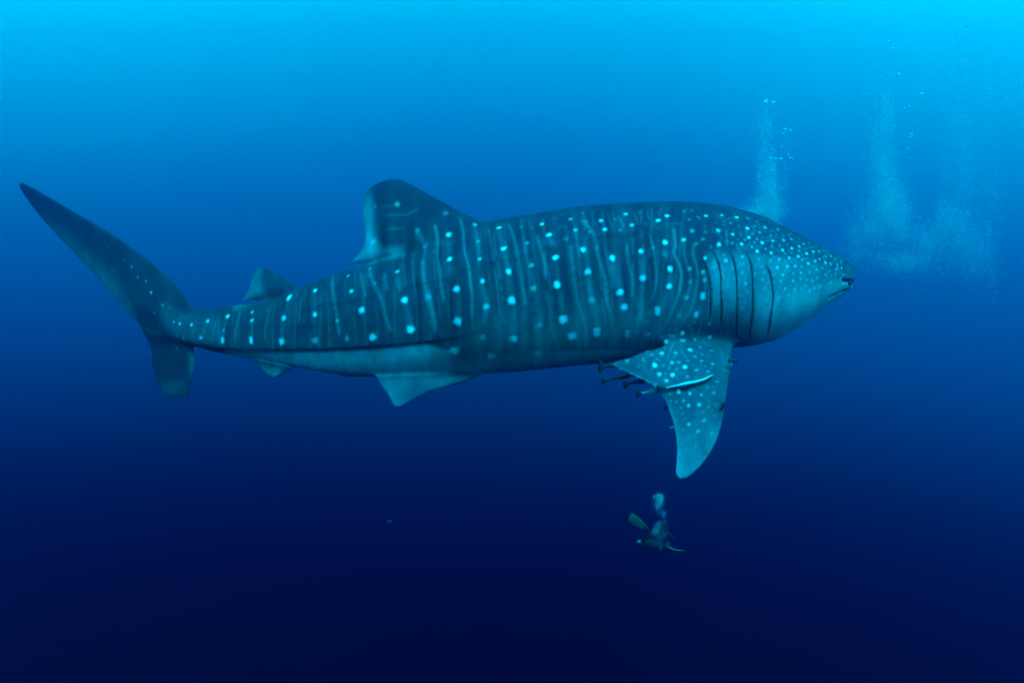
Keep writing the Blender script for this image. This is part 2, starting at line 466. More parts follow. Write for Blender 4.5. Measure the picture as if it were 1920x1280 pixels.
blend(poly_mask([(250, 622), (318, 628), (345, 650), (385, 662), (380, 760), (290, 760)], 6), 0.012)  # lower tail lobe: the shade on its turned side is painted into the tone
blend(poly_mask([(300, 715), (345, 715), (345, 738), (306, 738)], 10), 0.025)
blend(poly_mask([(352, 650), (385, 655), (375, 700), (360, 720)], 8), 0.06)
blend(poly_mask([(240, 560), (290, 590), (320, 625), (262, 622)], 14), 0.02)
BLOCKS = [  # magnification, origin, spots (x, y, radius, strength)
 (4, 900, 360, "140,268,20,1 178,424,22,1 215,597,24,1 238,812,29,1 255,1100,32,.85 85,1230,34,.7 20,668,18,.9 45,858,22,.8 22,1090,24,.45 0,500,14,.8 310,262,18,.4 352,382,18,.5 385,548,20,.6 403,722,22,.65 447,998,24,.5 437,1212,34,.6 464,240,18,1 516,320,21,1 568,490,23,1 577,695,28,1 622,955,32,.95 690,1080,32,1 560,198,18,.25 605,260,18,.25 645,350,20,.35 680,204,18,.65 717,286,19,.65 775,432,21,.9 808,597,24,.95 838,810,26,.5 877,1035,26,.95 877,1065,26,.95 770,155,16,.3 795,220,14,.35 825,298,15,.4 905,214,18,1 935,280,18,1 992,495,24,1 1050,752,26,1 1082,862,26,1 1108,1050,20,.6 1108,1075,20,.6 925,1190,28,.3 875,425,20,.3 1015,205,14,.3 1057,283,16,.35 1093,165,18,.8 1140,248,18,.75 1207,444,21,1 1222,645,23,.9 1262,1066,26,.55 1200,155,14,.35 1245,240,14,.3 1335,213,18,1 1404,178,18,1 1388,377,21,1 1427,576,22,1 1418,708,22,1 1333,880,25,1 1333,902,25,1 1297,415,14,.4 1385,465,24,.3 1528,146,14,.5 1590,138,12,.4 1567,207,13,.5 1592,290,18,.6 1528,357,18,.85 1573,576,17,.7 1575,670,16,.5 1550,790,20,.6 1495,925,20,.5 1672,770,19,1 1670,790,19,1 1622,910,18,.9 1620,928,18,.9 1675,598,18,.7 1685,660,16,.7"),
 (4, 620, 320, "498,252,22,.5 338,270,12,.4 320,530,22,.4 652,447,20,.4 862,318,20,.45 887,480,24,.95 891,662,24,1 943,887,26,1 952,1128,32,1 1084,405,20,.6 1104,530,18,.55 1116,660,16,.55 133,787,16,.7 155,903,18,.95 232,1046,24,1 316,1248,28,.85 500,755,20,.75 553,970,26,.95 600,1190,30,1 297,735,12,.4 335,845,16,.4 48,1122,14,.5 730,945,26,.4 690,690,16,.3 705,570,20,.35 120,1255,18,.4"),
 (4.364, 660, 560, "545,450,38,.4 838,425,40,.75 825,560,36,.25"),
 (4, 280, 480, "13,272,8,.7 100,368,9,.8 155,388,8,.5 183,492,8,.9 228,508,10,1 315,516,13,1 437,488,15,1 587,453,17,1 770,420,14,.8 770,483,15,.9 1052,303,18,1 1044,320,16,1 1008,463,20,.95 1244,258,19,1 1243,437,20,.9 1243,632,26,.5 1482,620,20,.4 1408,485,16,.5 993,640,24,.8 762,620,18,.85 762,640,18,.85 547,622,16,.85 547,640,16,.85 557,557,12,.6 385,612,14,.8 253,612,12,.5 205,690,8,.4 205,595,6,.5 1143,215,16,.3 1655,90,14,.4 1690,200,20,.3"),
 (2.782, 0, 320, "562,398,5,.5 648,468,6,.5 687,500,7,.6 718,556,6,.7 761,575,6,.8 788,634,7,1 585,515,8,.3 678,690,6,.4 805,740,7,.4"),
 (10.667, 1300, 370, "257,370,38,1 570,355,38,.8 872,400,42,.9 1092,420,36,.55 100,400,40,.3 500,665,48,.8 235,690,38,.4 745,510,36,.5 910,570,26,.45 610,550,28,.35 1087,618,42,1 1235,572,30,.6 1430,600,40,.8 1690,635,30,.9 1325,700,36,.8 787,740,38,.85 1110,797,38,.95 1272,828,28,.7 1035,850,28,.5 1222,905,26,.6 1378,907,38,.95 1477,872,26,.5 1585,870,34,.9 967,938,36,1 778,915,34,.6 510,945,46,1 185,835,42,.5 350,990,38,.4 1170,992,28,.75 1275,1080,34,.95 1452,1030,30,.6 1567,982,32,.5 1560,1112,34,.95 620,1150,34,.5 655,1260,42,.8 980,1185,36,.65 230,1220,42,1 1550,762,28,.6 1660,748,28,.6 1315,1240,30,.45 1530,500,16,.5 490,1085,26,.3 60,930,40,.3 1425,1155,20,.4 890,840,24,.35 665,335,20,.3 470,385,20,.25 1185,400,20,.3 1365,440,24,.35 1270,480,14,.4 1060,690,28,.3 1170,740,26,.35"),
 (10.667, 1460, 410, "5,220,20,.7 85,325,26,.6 205,325,22,.6 245,298,12,.6 100,432,34,.95 258,412,30,.85 145,215,20,.4 205,205,20,.4 415,410,18,.45 560,400,18,.4 20,530,24,.6 170,515,28,.5 80,628,32,.95 262,593,34,1 408,552,30,.95 500,505,32,.85 597,492,26,.7 15,808,28,.95 135,700,28,.55 265,682,28,.6 410,643,30,.5 212,783,34,1 392,750,34,1 562,697,34,1 690,658,30,.9 808,655,32,.85 755,545,24,.7 865,555,22,.5 905,635,22,.65 980,640,14,.5 1045,640,20,.6 690,565,22,.4 470,720,22,.4 470,825,28,.5 690,745,24,.4 595,890,34,.9 725,845,32,.85 820,810,28,.85 940,750,26,.75 1050,750,26,.85 890,770,18,.5 932,875,30,.9 1042,905,30,.85 172,957,34,.85 330,948,32,.85 463,952,30,.65 80,955,24,.4 870,982,26,.75 760,1018,30,.6 293,1092,30,.6 443,1085,32,.7 615,1075,28,.65 90,1122,36,.65 1022,1050,24,.65 940,1125,34,.6 1178,990,22,.85 1258,985,20,.8 1172,912,18,.85 1135,1020,14,.7 1140,1105,22,.7 1295,1112,18,.65 1060,1135,18,.5 775,1185,32,.65 565,1225,32,.6 680,1240,28,.65 445,1205,28,.6 290,1240,30,.85 908,1238,26,.6 1050,1265,22,.7 1240,1190,22,.5 45,1250,38,.6 1180,693,14,.7 1195,765,14,.6 1145,797,16,.7 1120,825,16,.6 1248,880,14,.8 1285,820,12,.6 1250,840,12,.6 1085,870,16,.4 1210,1050,16,.4 1430,950,14,.4 1410,990,14,.4 1330,950,14,.4 805,905,24,.3 895,910,18,.3 680,960,24,.3 150,1210,26,.3 720,1100,20,.3 985,705,14,.4"),
 (10.667, 1460, 510, "245,265,28,.5 345,250,20,.5 540,270,24,.55 125,330,32,.75 315,345,30,.65 215,360,28,.4 460,335,32,.55 620,372,32,.8 718,322,32,.7 833,290,32,.75 948,318,26,.5 1035,320,24,.6 905,400,26,.4 195,460,34,.7 295,500,24,.4 380,495,28,.35 515,490,26,.45 600,550,30,.4 700,470,26,.3 790,430,32,.25 425,430,18,.4 20,510,34,.6 190,575,30,.45 90,640,30,.4 305,620,26,.3 380,620,26,.35 150,795,36,.3 30,300,30,.35 995,240,22,.5 1050,212,20,.6 1215,290,16,.5 1165,230,14,.5 1210,180,16,.5 1275,225,16,.5 1330,245,14,.35 120,500,20,.3 0,715,30,.4 85,950,34,.15 35,860,30,.15"),
 (10.667, 1300, 480, "405,125,34,.4 370,228,34,.4 430,222,34,.45 780,245,34,.55 620,235,26,.3 590,405,28,.25 730,345,28,.25 805,445,28,.4 970,340,34,.6 1050,555,34,.65 705,585,42,.25 905,465,26,.35 1020,455,26,.25 1185,435,24,.3 1100,715,34,.4 935,770,40,.25 770,850,50,.15 1040,915,38,.35 990,1035,34,.45 1010,1190,40,.25 1060,80,34,.3 750,160,36,.3 950,160,30,.35 1010,158,30,.4 1245,210,26,.4 1362,210,28,.5 1240,345,30,.4 1412,330,28,.5 1390,475,32,.6 1440,640,30,.6 1495,390,24,.3 1525,750,26,.4 1455,870,34,.4 1310,800,22,.3 1340,975,34,.4 1405,750,18,.3 1295,1090,36,.3 1540,1010,26,.45 1460,1160,34,.3 1305,1220,34,.3 1550,92,36,.5 1680,228,34,.8 1635,365,28,.4 1690,830,30,.5 1665,925,32,.3 1500,530,30,.25 1195,635,30,.2 1165,985,22,.3 490,1170,40,.2"),
 (10.667, 1300, 580, "318,285,42,.6 330,555,42,.7 140,755,34,.6 360,820,38,.6 172,900,26,.7 165,1028,34,.65 390,1088,36,.6 60,1215,36,.6 300,1240,28,.6 1108,235,26,.5 1440,285,26,.4 1350,405,36,.3 1265,290,28,.25 870,630,34,.4 1015,615,26,.3 1115,640,32,.4 540,550,30,.25 580,860,30,.3 240,1130,24,.35 590,1190,28,.3 620,1080,28,.25 20,270,28,.6 30,605,38,.6 35,945,34,.6 350,1165,22,.3"),
 (7.76, 1130, 600, "1165,185,34,1 920,315,32,.8 1145,295,24,.7 1185,295,24,.7 1270,432,38,1 858,482,34,.8 720,500,28,.5 1058,475,28,.6 990,220,26,.4 1030,235,26,.4 870,240,28,.3 1070,135,24,.4 975,140,26,.3 810,395,32,.35 905,400,28,.3 520,480,36,.35 360,592,34,.6 590,575,34,.4 785,565,26,.35 820,575,26,.35 755,652,40,1 885,660,28,.4 1005,615,32,.7 1107,612,24,.6 1235,590,30,.4 1198,678,36,1 965,705,24,.4 1078,712,26,.45 830,787,34,.8 1020,798,36,.95 912,775,20,.5 932,880,32,.75 1365,725,30,.45 1318,660,20,.35 1230,820,30,.5 530,665,30,.3 740,375,26,.2 1495,670,20,.35 1535,742,24,.5"),
 (6.095, 1220, 700, "320,190,22,1 320,208,22,1 447,228,22,.7 578,243,20,.6 720,222,24,.5 760,90,22,.5 218,235,16,.5 293,325,20,.5 375,312,20,.6 432,367,23,.8 552,355,23,.75 663,377,22,.35 748,352,24,.3 347,393,16,.45 363,460,18,.35 517,460,16,.35 600,440,22,.3 610,535,22,.6 438,578,22,.75 515,545,14,.3 543,658,22,.65 363,645,14,.35 695,680,18,.35 725,475,22,.25 425,725,20,.3 510,710,18,.25 355,800,18,.2 515,825,18,.3 700,865,16,.35 405,915,16,.25 530,130,22,.35 645,160,24,.3 490,180,14,.35 735,25,14,.35 820,30,12,.3 650,300,16,.25 232,310,12,.5 300,440,12,.3 385,520,12,.3"),
]
LINES = [  # magnification, origin, then lines: width strength : x,y x,y ...
 (4, 900, 360, """12 .3:60,260 75,340 105,520|12 .2:105,560 130,700 150,900 170,960|13 .35:210,225 240,300 280,450 300,560 320,700 345,850|12 .3:380,240 400,290|17 .4:425,330 460,440 490,560 490,650|20 .25:495,740 520,830 545,1000 590,1200
|19 .42:680,400 685,490 700,600 710,700 740,850 790,1000 795,1180|17 .4:750,200 840,290 870,380 880,440 890,500 930,620 950,800 990,950 1010,1150|10 .25:850,190 900,330|8 .25:950,140 1000,290|8 .35:1040,170 1080,270|15 .42:1100,390 1110,500 1140,640 1145,800
|8 .35:1150,150 1185,240|8 .3:1255,130 1270,200 1310,250|15 .45:1275,310 1310,480 1325,640 1310,740 1290,810|14 .55:1450,270 1465,400 1455,460 1500,560 1510,640 1490,760 1450,870 1400,970 1360,1030|12 .35:1525,370 1540,500 1575,600 1580,680 1545,800 1490,930 1440,1000
|14 .4:1640,380 1605,400 1600,460 1620,540 1635,640 1610,780 1580,880 1520,970|6 .4:1620,180 1655,205|6 .3:1430,240 1500,235 1530,210|10 .35:1675,600 1690,700 1672,800 1640,900 1600,980 1560,1010 1600,1060 1590,1090|12 .3:1670,940 1640,1060
|30 .28:180,450 215,570|30 .2:215,630 238,780|26 .26:385,580 403,700 430,850 447,1000 470,1200|26 .2:568,530 577,660|30 .22:600,760 622,900|32 .32:808,640 838,800 870,900 877,1000|38 .3:992,540 1020,640 1040,720|38 .24:1082,900 1108,1040|28 .32:1210,480 1222,620
|24 .32:1222,680 1210,800 1205,960|24 .3:1388,420 1400,500|28 .28:1427,610 1418,680|34 .25:1418,750 1360,860|32 .32:20,700 45,850 30,980|26 .2:877,1100 870,1200|30 .2:255,860 250,1060|30 .25:500,340 560,400|26 .22:1050,800 1082,850"""),
 (4, 620, 320, """15 .38:970,350 990,450 1005,600 1030,700 1050,850 1060,920 1060,1100|17 .38:780,400 800,500 800,640 815,760 830,880 850,970|24 .33:650,460 700,540 710,580 690,680 700,820 730,940 760,1050 790,1200|30 .3:887,520 890,620|38 .2:891,700 920,800|20 .32:290,740 320,840 380,960 410,1080 450,1200
|12 .27:215,740 250,900 270,940|28 .2:500,790 520,900|28 .18:553,1000 600,1150|12 .22:400,440 540,430|8 .22:370,270 460,260|10 .22:400,330 560,330 650,290|18 .26:1084,430 1116,640|26 .2:943,930 952,1090|26 .2:1262,450 1297,560|22 .25:400,760 420,900"""),
 (4, 280, 480, """17 .32:1375,130 1375,250 1400,400 1410,500 1425,590|13 .27:1240,280 1243,420|10 .25:1240,460 1240,600|14 .24:1244,170 1244,240|12 .27:1140,300 1120,500|11 .26:1048,330 1010,440 1000,600|11 .27:910,370 880,500 865,620|10 .27:770,500 765,600|12 .27:690,400 650,540 640,650
|10 .32:587,470 555,560 547,620|10 .25:505,480 470,600 465,650|8 .28:437,500 400,600|8 .24:350,520 320,590|11 .24:1580,110 1620,300|8 .25:280,590 250,620"""),
 (7.76, 1130, 600, "20 .38:1040,310 990,420 950,560|18 .45:1250,80 1310,130 1300,210|18 .33:1450,10 1400,150 1380,250|16 .42:1150,380 1160,470 1220,540|14 .42:1455,280 1490,350 1580,370|13 .33:640,430 650,520|13 .33:1110,780 1210,755|15 .33:1240,345 1340,340|14 .26:620,600 600,700 660,790|14 .3:700,680 720,760|12 .3:1240,500 1320,500|12 .3:830,330 780,460|14 .25:460,560 440,640"),
 (10.667, 1300, 370, "15 .42:1120,540 1200,620 1220,720 1160,745|15 .45:1290,540 1340,620 1450,690|13 .38:1480,700 1600,680 1700,690|13 .42:1380,810 1700,800|34 .42:870,900 890,1020 950,1100|15 .38:940,1010 1060,1010 1140,890|34 .38:670,640 670,760 680,1000|28 .38:940,680 950,780|18 .33:1280,990 1370,1000|12 .38:700,420 780,420 850,460|18 .33:1570,1030 1700,1030|20 .28:380,560 400,680 550,780 560,880|20 .3:220,540 240,640|18 .33:1180,1165 1240,1165|12 .33:1560,1195 1700,1200"),
 (10.667, 1460, 410, "18 .45:490,620 580,580 720,570|15 .42:300,480 410,460|16 .4:370,650 450,640|20 .5:430,840 480,810 630,790|18 .42:50,880 180,870 360,850|12 .37:0,375 130,375|20 .28:20,1040 180,1030|20 .26:150,1150 360,1150|14 .35:160,580 190,630|10 .37:760,510 800,490 850,510 890,590|16 .33:820,1040 835,1120|16 .3:1300,1160 1380,1120"),
]
def near_point(px, py):
    p, n_ = hit(px, py)
    return p
def paint(p, r, s, v, power, hard=.28):
    for c, i, d in kd.find_range(p, r * 1.35):
        t = (d * (1 + .09 * math.sin(c.x * 83 + c.z * 37 + p.x * 50) + .08 * math.sin(c.z * 91 - c.x * 31 + p.z * 70)) / r - hard) / (1.25 - hard)
        t = 0.0 if t < 0 else 1.0 if t > 1 else t
        m = (1 - t * t * (3 - 2 * t)) * s ** power
        if m > msk[i]: msk[i] = m
msk = [0.0] * nV
for mag, ox, oy, txt in LINES:
    for ln in txt.replace('\n', '').split('|'):
        hd, pts = ln.split(':')
        w, s = map(float, hd.split())
        P = np.array([[float(c) for c in t.split(',')] for t in pts.split()]) / mag + (ox, oy)
        if len(P) > 2: P = catmull(P, 5)
        L = np.r_[0, np.cumsum(np.hypot(*np.diff(P, axis=0).T))]
        ww = w / mag * 1.1
        step = max(ww * .6, 1.0)
        ts = np.arange(0, L[-1] + step, step)
        for t in ts:
            x, y = np.interp(t, L, P[:, 0]), np.interp(t, L, P[:, 1])
            p = near_point(x, y)
            if p is None: continue
            e = min(1, (t + 2) / 8, (L[-1] - t + 4) / 8)
            jit = 1 + .18 * math.sin(t * .31 + x) + .12 * math.sin(t * .73 + y)
            paint(p, max(ww * K * p.y * jit, .014), s * max(e, .3), 1, 1.0, -.05)
x = 372.0
while x < 1300:
    yt, yb = float(interp(BODY, x, 1)) + 8, float(interp(BODY, x, 2)) - 10
    if x < 960: yb = min(yb, float(np.interp(x, [p[0] for p in RIDGES[2][0]], [p[1] for p in RIDGES[2][0]])) - 5)
    if 1140 < x: yb = min(yb, 690 - (x - 1140) * .55)
    lean = -.04 + .16 * min(1, max(0, (x - 520) / 400)) - .30 * max(0, (x - 1150) / 150)
    ww = random.uniform(2.6, 4.4) * (.55 + .45 * min(1, (x - 372) / 500))
    s0 = random.uniform(.11, .24); y = yt; gap = 0; ph = random.uniform(0, 6)
    while y < yb:
        if gap > 0: gap -= 1
        elif random.random() < .035: gap = random.randint(3, 8)
        else:
            p = near_point(x + lean * (y - yt) + 1.6 * math.sin(y * .045 + ph), y)
            if p is not None: paint(p, ww * K * p.y * random.uniform(.9, 1.15), s0 * random.uniform(.85, 1.1), 1, 1.0, -.05)
        y += 2.0
    x += random.uniform(15, 22) * (.7 + .3 * min(1, (x - 372) / 400))
a = a + np.array(msk) * 0.50 * (0.62 - a)
msk = [0.0] * nV
for mag, ox, oy, txt in BLOCKS:
    for t in txt.split():
        x, y, r, s = map(float, t.split(','))
        p = near_point(x / mag + ox, y / mag + oy)
        if p is None: continue
        rr = r / mag * K * p.y
        paint(p, max(rr * 1.12, .015), s, 1, 1.75)
for n_d, x0_, x1_, y0_, y1_, r0_, s0_ in ((260, 1440, 1598, 445, 585, 1.8, .40), (70, 1330, 1450, 485, 640, 2.2, .3), (110, 1180, 1375, 640, 740, 1.8, .34), (70, 1260, 1350, 740, 860, 2.2, .26), (60, 1340, 1460, 395, 470, 1.8, .4)):
    for _ in range(n_d):
        p = near_point(rng.uniform(x0_, x1_), rng.uniform(y0_, y1_))
        if p is None or p.y > 8: continue
        paint(p, r0_ * rng.uniform(.8, 1.3) * K * p.y, s0_ * rng.uniform(.6, 1.25), 1, 1.75)
# the far pectoral fin and the back carry spots too, none of them in view
for _ in range(160):
    i = int(rng.integers(nV))
    if (co[i, 1] > 8.95) or (nr[i, 2] > .93 and abs(co[i, 1] - 8) < .3 and co[i, 0] > 0):
        p = Vector(q[i].tolist())
        if co[i, 1] > 8.95: paint(p, .03, .7, 1, 1.75)
a = a + np.array(msk) * (0.84 - a)
# mouth line: dark lips
mouth = [(1611, 519), (1600, 529), (1597, 536), (1590, 545), (1578, 547), (1568, 552), (1556, 558)]
mm = np.array(mouth, float)
Lm = np.r_[0, np.cumsum(np.hypot(*np.diff(mm, axis=0).T))]
disp = np.zeros(nV)
wts = np.zeros(nV)
for t in np.arange(0, Lm[-1], 1.0):
    p = near_point(np.interp(t, Lm, mm[:, 0]), np.interp(t, Lm, mm[:, 1]))
    if p is None: continue
    for c, i, d in kd.find_range(p, .05):
        g = math.exp(-(d / .020) ** 2)
        disp[i] = min(disp[i], -.026 * g)
        wts[i] = max(wts[i], g)
# across the front
zm = (640 - 531) * K * 7.6
fr = np.exp(-((co[:, 2] - zm) / .02) ** 2) * (nr[:, 0] > .45) * (co[:, 0] > 3.6)
disp = np.minimum(disp, -.03 * fr); wts = np.maximum(wts, fr)
a = a + wts * (.02 - a)

# gill slits: the flap in front of each slit stands proud, the slit behind it is cut in
GILLS = ["465,465 480,510 510,600 530,700 535,850 527,940", "550,435 575,490 597,545 610,640 612,760 618,880 612,960 628,1000",
         "672,435 700,490 715,540 728,640 733,800 732,950 728,1060 745,1095 765,1102", "800,445 825,510 842,570 850,700 852,850 838,1000 828,1070 835,1105",
         "945,535 975,600 995,680 1003,780 990,900 975,1000 960,1075"]
gill_pts = []
gd = np.full(nV, 1e9); gu = np.zeros(nV); ge = np.zeros(nV)
for g in GILLS:
    P = catmull(np.array([[float(c) for c in t.split(',')] for t in g.split()]) / 4 + (1200, 360), 8)
    L = np.r_[0, np.cumsum(np.hypot(*np.diff(P, axis=0).T))]
    ts = np.linspace(0, L[-1], 60)
    pts = []
    for t in ts:
        p, nn = hit(np.interp(t, L, P[:, 0]), np.interp(t, L, P[:, 1]))
        if p is not None: pts.append((p, nn, t / L[-1]))
    gill_pts.append(pts)
    for k, (p, nn, f) in enumerate(pts):
        p2 = pts[min(k + 1, len(pts) - 1)][0]; p1 = pts[max(k - 1, 0)][0]
        tan = (p2 - p1).normalized()
        lat = nn.cross(tan).normalized()
        if lat.x < 0: lat = -lat
        env = min(1, f * 5, (1 - f) * 6 + .15)
        for c, i, d in kd.find_range(p, .16):
            if d < gd[i]:
                gd[i] = d; gu[i] = (c - p).dot(lat); ge[i] = env
sel = gd < 1e8
gdisp = np.where(gu > 0, .012 * np.exp(-gu / .05), -.012 * np.exp(gu / .014)) * ge * sstep(-gd, -.16, -.10)
disp = disp + np.where(sel, gdisp, 0)
nq = nr.copy()
co2 = co + nr * disp[:, None]
me.vertices.foreach_set('co', co2.ravel())
me.polygons.foreach_set('use_smooth', [True] * len(me.polygons))
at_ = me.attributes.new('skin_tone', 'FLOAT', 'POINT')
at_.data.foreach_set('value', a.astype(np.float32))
bars = sstep(qpx, 400, 520) * (1 - sstep(qpx, 1270, 1340)) * sstep(qpy, 398, 430) * (1 - poly_mask([(1272, 612), (1320, 600), (1390, 620), (1400, 660), (1390, 910), (1250, 920), (1240, 740), (1135, 690), (1132, 672), (1180, 660), (1235, 635)], 13))
bars = np.maximum(bars, sstep(qpx, 900, 940) * (1 - sstep(qpx, 1270, 1340)) * (qpy < 440)) * (1 - poly_mask([(694, 700), (930, 694), (930, 780), (690, 780)], 6))
bt_ = me.attributes.new('bars', 'FLOAT', 'POINT'); bt_.data.foreach_set('value', bars.astype(np.float32))
me.update()

sk = new_mat('shark_skin', (.1, .1, .1), .7, .12)
n, l = sk.node_tree.nodes, sk.node_tree.links
b = n['Principled BSDF']
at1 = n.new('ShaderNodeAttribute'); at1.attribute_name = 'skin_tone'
tc = n.new('ShaderNodeTexCoord')
n1 = n.new('ShaderNodeTexNoise'); n1.inputs['Scale'].default_value = 3.2; n1.inputs['Detail'].default_value = 6; n1.inputs['Roughness'].default_value = .62
n2 = n.new('ShaderNodeTexNoise'); n2.inputs['Scale'].default_value = 42; n2.inputs['Detail'].default_value = 4
mp = n.new('ShaderNodeMapping'); mp.inputs['Scale'].default_value = (2.0, 1.0, .7)
l.new(tc.outputs['Object'], mp.inputs[0]); l.new(mp.outputs[0], n1.inputs[0]); l.new(tc.outputs['Object'], n2.inputs[0])
def MM(op, x, y, z=None):
    k = n.new('ShaderNodeMath'); k.operation = op
    for i, v in enumerate((x, y, z)):
        if v is None: continue
        if isinstance(v, (int, float)): k.inputs[i].default_value = v
        else: l.new(v, k.inputs[i])
    return k.outputs[0]
v1 = MM('MULTIPLY_ADD', n1.outputs['Fac'], 1.7, .15)
v2 = MM('MULTIPLY_ADD', n2.outputs['Fac'], .55, .725)
n3 = n.new('ShaderNodeTexNoise'); n3.inputs['Scale'].default_value = 1.0; n3.inputs['Detail'].default_value = 3
mp3 = n.new('ShaderNodeMapping'); mp3.inputs['Scale'].default_value = (11.5, .5, .55)
l.new(tc.outputs['Object'], mp3.inputs[0]); l.new(mp3.outputs[0], n3.inputs[0])
onb = n.new('ShaderNodeAttribute'); onb.attribute_name = 'bars'
v3 = MM('MULTIPLY_ADD', MM('MULTIPLY', onb.outputs['Fac'],  MM('MULTIPLY', MM('SUBTRACT', n3.outputs['Fac'], .5), MM('SUBTRACT', 1.0, MM('MINIMUM', MM('MULTIPLY', at1.outputs['Fac'], 3.0), .85)))), 2.3, 1.0)          # faint upright bars
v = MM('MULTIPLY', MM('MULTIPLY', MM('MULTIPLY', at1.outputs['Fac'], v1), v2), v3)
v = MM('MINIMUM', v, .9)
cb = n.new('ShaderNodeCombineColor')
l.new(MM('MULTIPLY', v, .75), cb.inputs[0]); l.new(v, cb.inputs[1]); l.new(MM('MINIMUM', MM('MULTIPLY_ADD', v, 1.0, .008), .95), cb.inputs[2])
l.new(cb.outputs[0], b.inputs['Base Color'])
bp = n.new('ShaderNodeBump'); bp.inputs['Strength'].default_value = .35; bp.inputs['Distance'].default_value = .01
l.new(n2.outputs['Fac'], bp.inputs['Height']); l.new(bp.outputs[0], b.inputs['Normal'])

shark = bpy.data.objects.new('whale_shark', None)
COL.objects.link(shark)
tag(shark, 'huge whale shark with rows of white spots swimming to the right above the diver', 'whale shark')
me.name = 'body'; me.materials.clear(); me.materials.append(sk)
sb = bpy.data.objects.new('body', me); COL.objects.link(sb); sb.parent = shark

dark_slit = noisy_mat('slit_dark', (.02, .022, .026), (.035, .035, .04), 30, .8, .1)
def yc_at(x): return float(np.interp(x, bx, by))
for side in (1, -1):
    for pts in gill_pts:
        V, F = [], []
        for k, (p, nn, f) in enumerate(pts):
            p2 = pts[min(k + 1, len(pts) - 1)][0]; p1 = pts[max(k - 1, 0)][0]
            lat = nn.cross((p2 - p1).normalized()).normalized()
            if lat.x < 0: lat = -lat
            w = .0047 * min(1, f * 6 + .25, (1 - f) * 5 + .3) * (.30 + .95 * abs(math.cos(f * 3.1416)) ** .8)
            base = p + nn * .001 - lat * .007
            for (uu, vv) in ((-w, 0), (0, .006), (w, .004), (0, -.012)):
                r_ = base + lat * uu + nn * vv
                if side < 0: r_ = Vector((r_.x, 2 * yc_at(r_.x) - r_.y, r_.z))
                V.append(r_)
        for k in range(len(pts) - 1):
            for j in range(4):
                j2 = (j + 1) % 4
                F.append((k * 4 + j, k * 4 + j2, k * 4 + 4 + j2, k * 4 + 4 + j))
        F.append((3, 2, 1, 0)); e = (len(pts) - 1) * 4; F.append((e, e + 1, e + 2, e + 3))
        mesh_obj('gill_slit', V, F, dark_slit, shark)
eye_m = new_mat('eye', (.01, .01, .012), .15, .5)
ep, en = hit(1594, 531)
if ep is None: ep, en = hit(1588, 531)
for side in (1, -1):
    bm = bmesh.new(); bmesh.ops.create_uvsphere(bm, u_segments=20, v_segments=12, radius=.030)
    e = bm_obj('eye', bm, eye_m, shark)
    c = ep - en * .008
    e.location = c if side > 0 else (c.x, 2 * yc_at(c.x) - c.y, c.z)

final_bvh = BVHTree.FromPolygons(co2.tolist(), [tuple(p.vertices) for p in me.polygons])
def surf(px, py):
    return final_bvh.ray_cast(Vector((0, 0, 0)), at(px, py, 1).normalized())[0]

# ------------------------------------------------------------------ remoras
rm_mat = new_mat('remora_skin', (.02, .02, .022), .45, .3)
nn_, ll_ = rm_mat.node_tree.nodes, rm_mat.node_tree.links
ra = nn_.new('ShaderNodeAttribute'); ra.attribute_name = 'skin_tone'
rno = nn_.new('ShaderNodeTexNoise'); rno.inputs['Scale'].default_value = 60
rmul = nn_.new('ShaderNodeMath'); rmul.operation = 'MULTIPLY_ADD'; rmul.inputs[1].default_value = .5; rmul.inputs[2].default_value = .75
rm2 = nn_.new('ShaderNodeMath'); rm2.operation = 'MULTIPLY'
ll_.new(rno.outputs['Fac'], rmul.inputs[0]); ll_.new(rmul.outputs[0], rm2.inputs[0]); ll_.new(ra.outputs['Fac'], rm2.inputs[1])
ll_.new(rm2.outputs[0], nn_['Principled BSDF'].inputs['Base Color'])

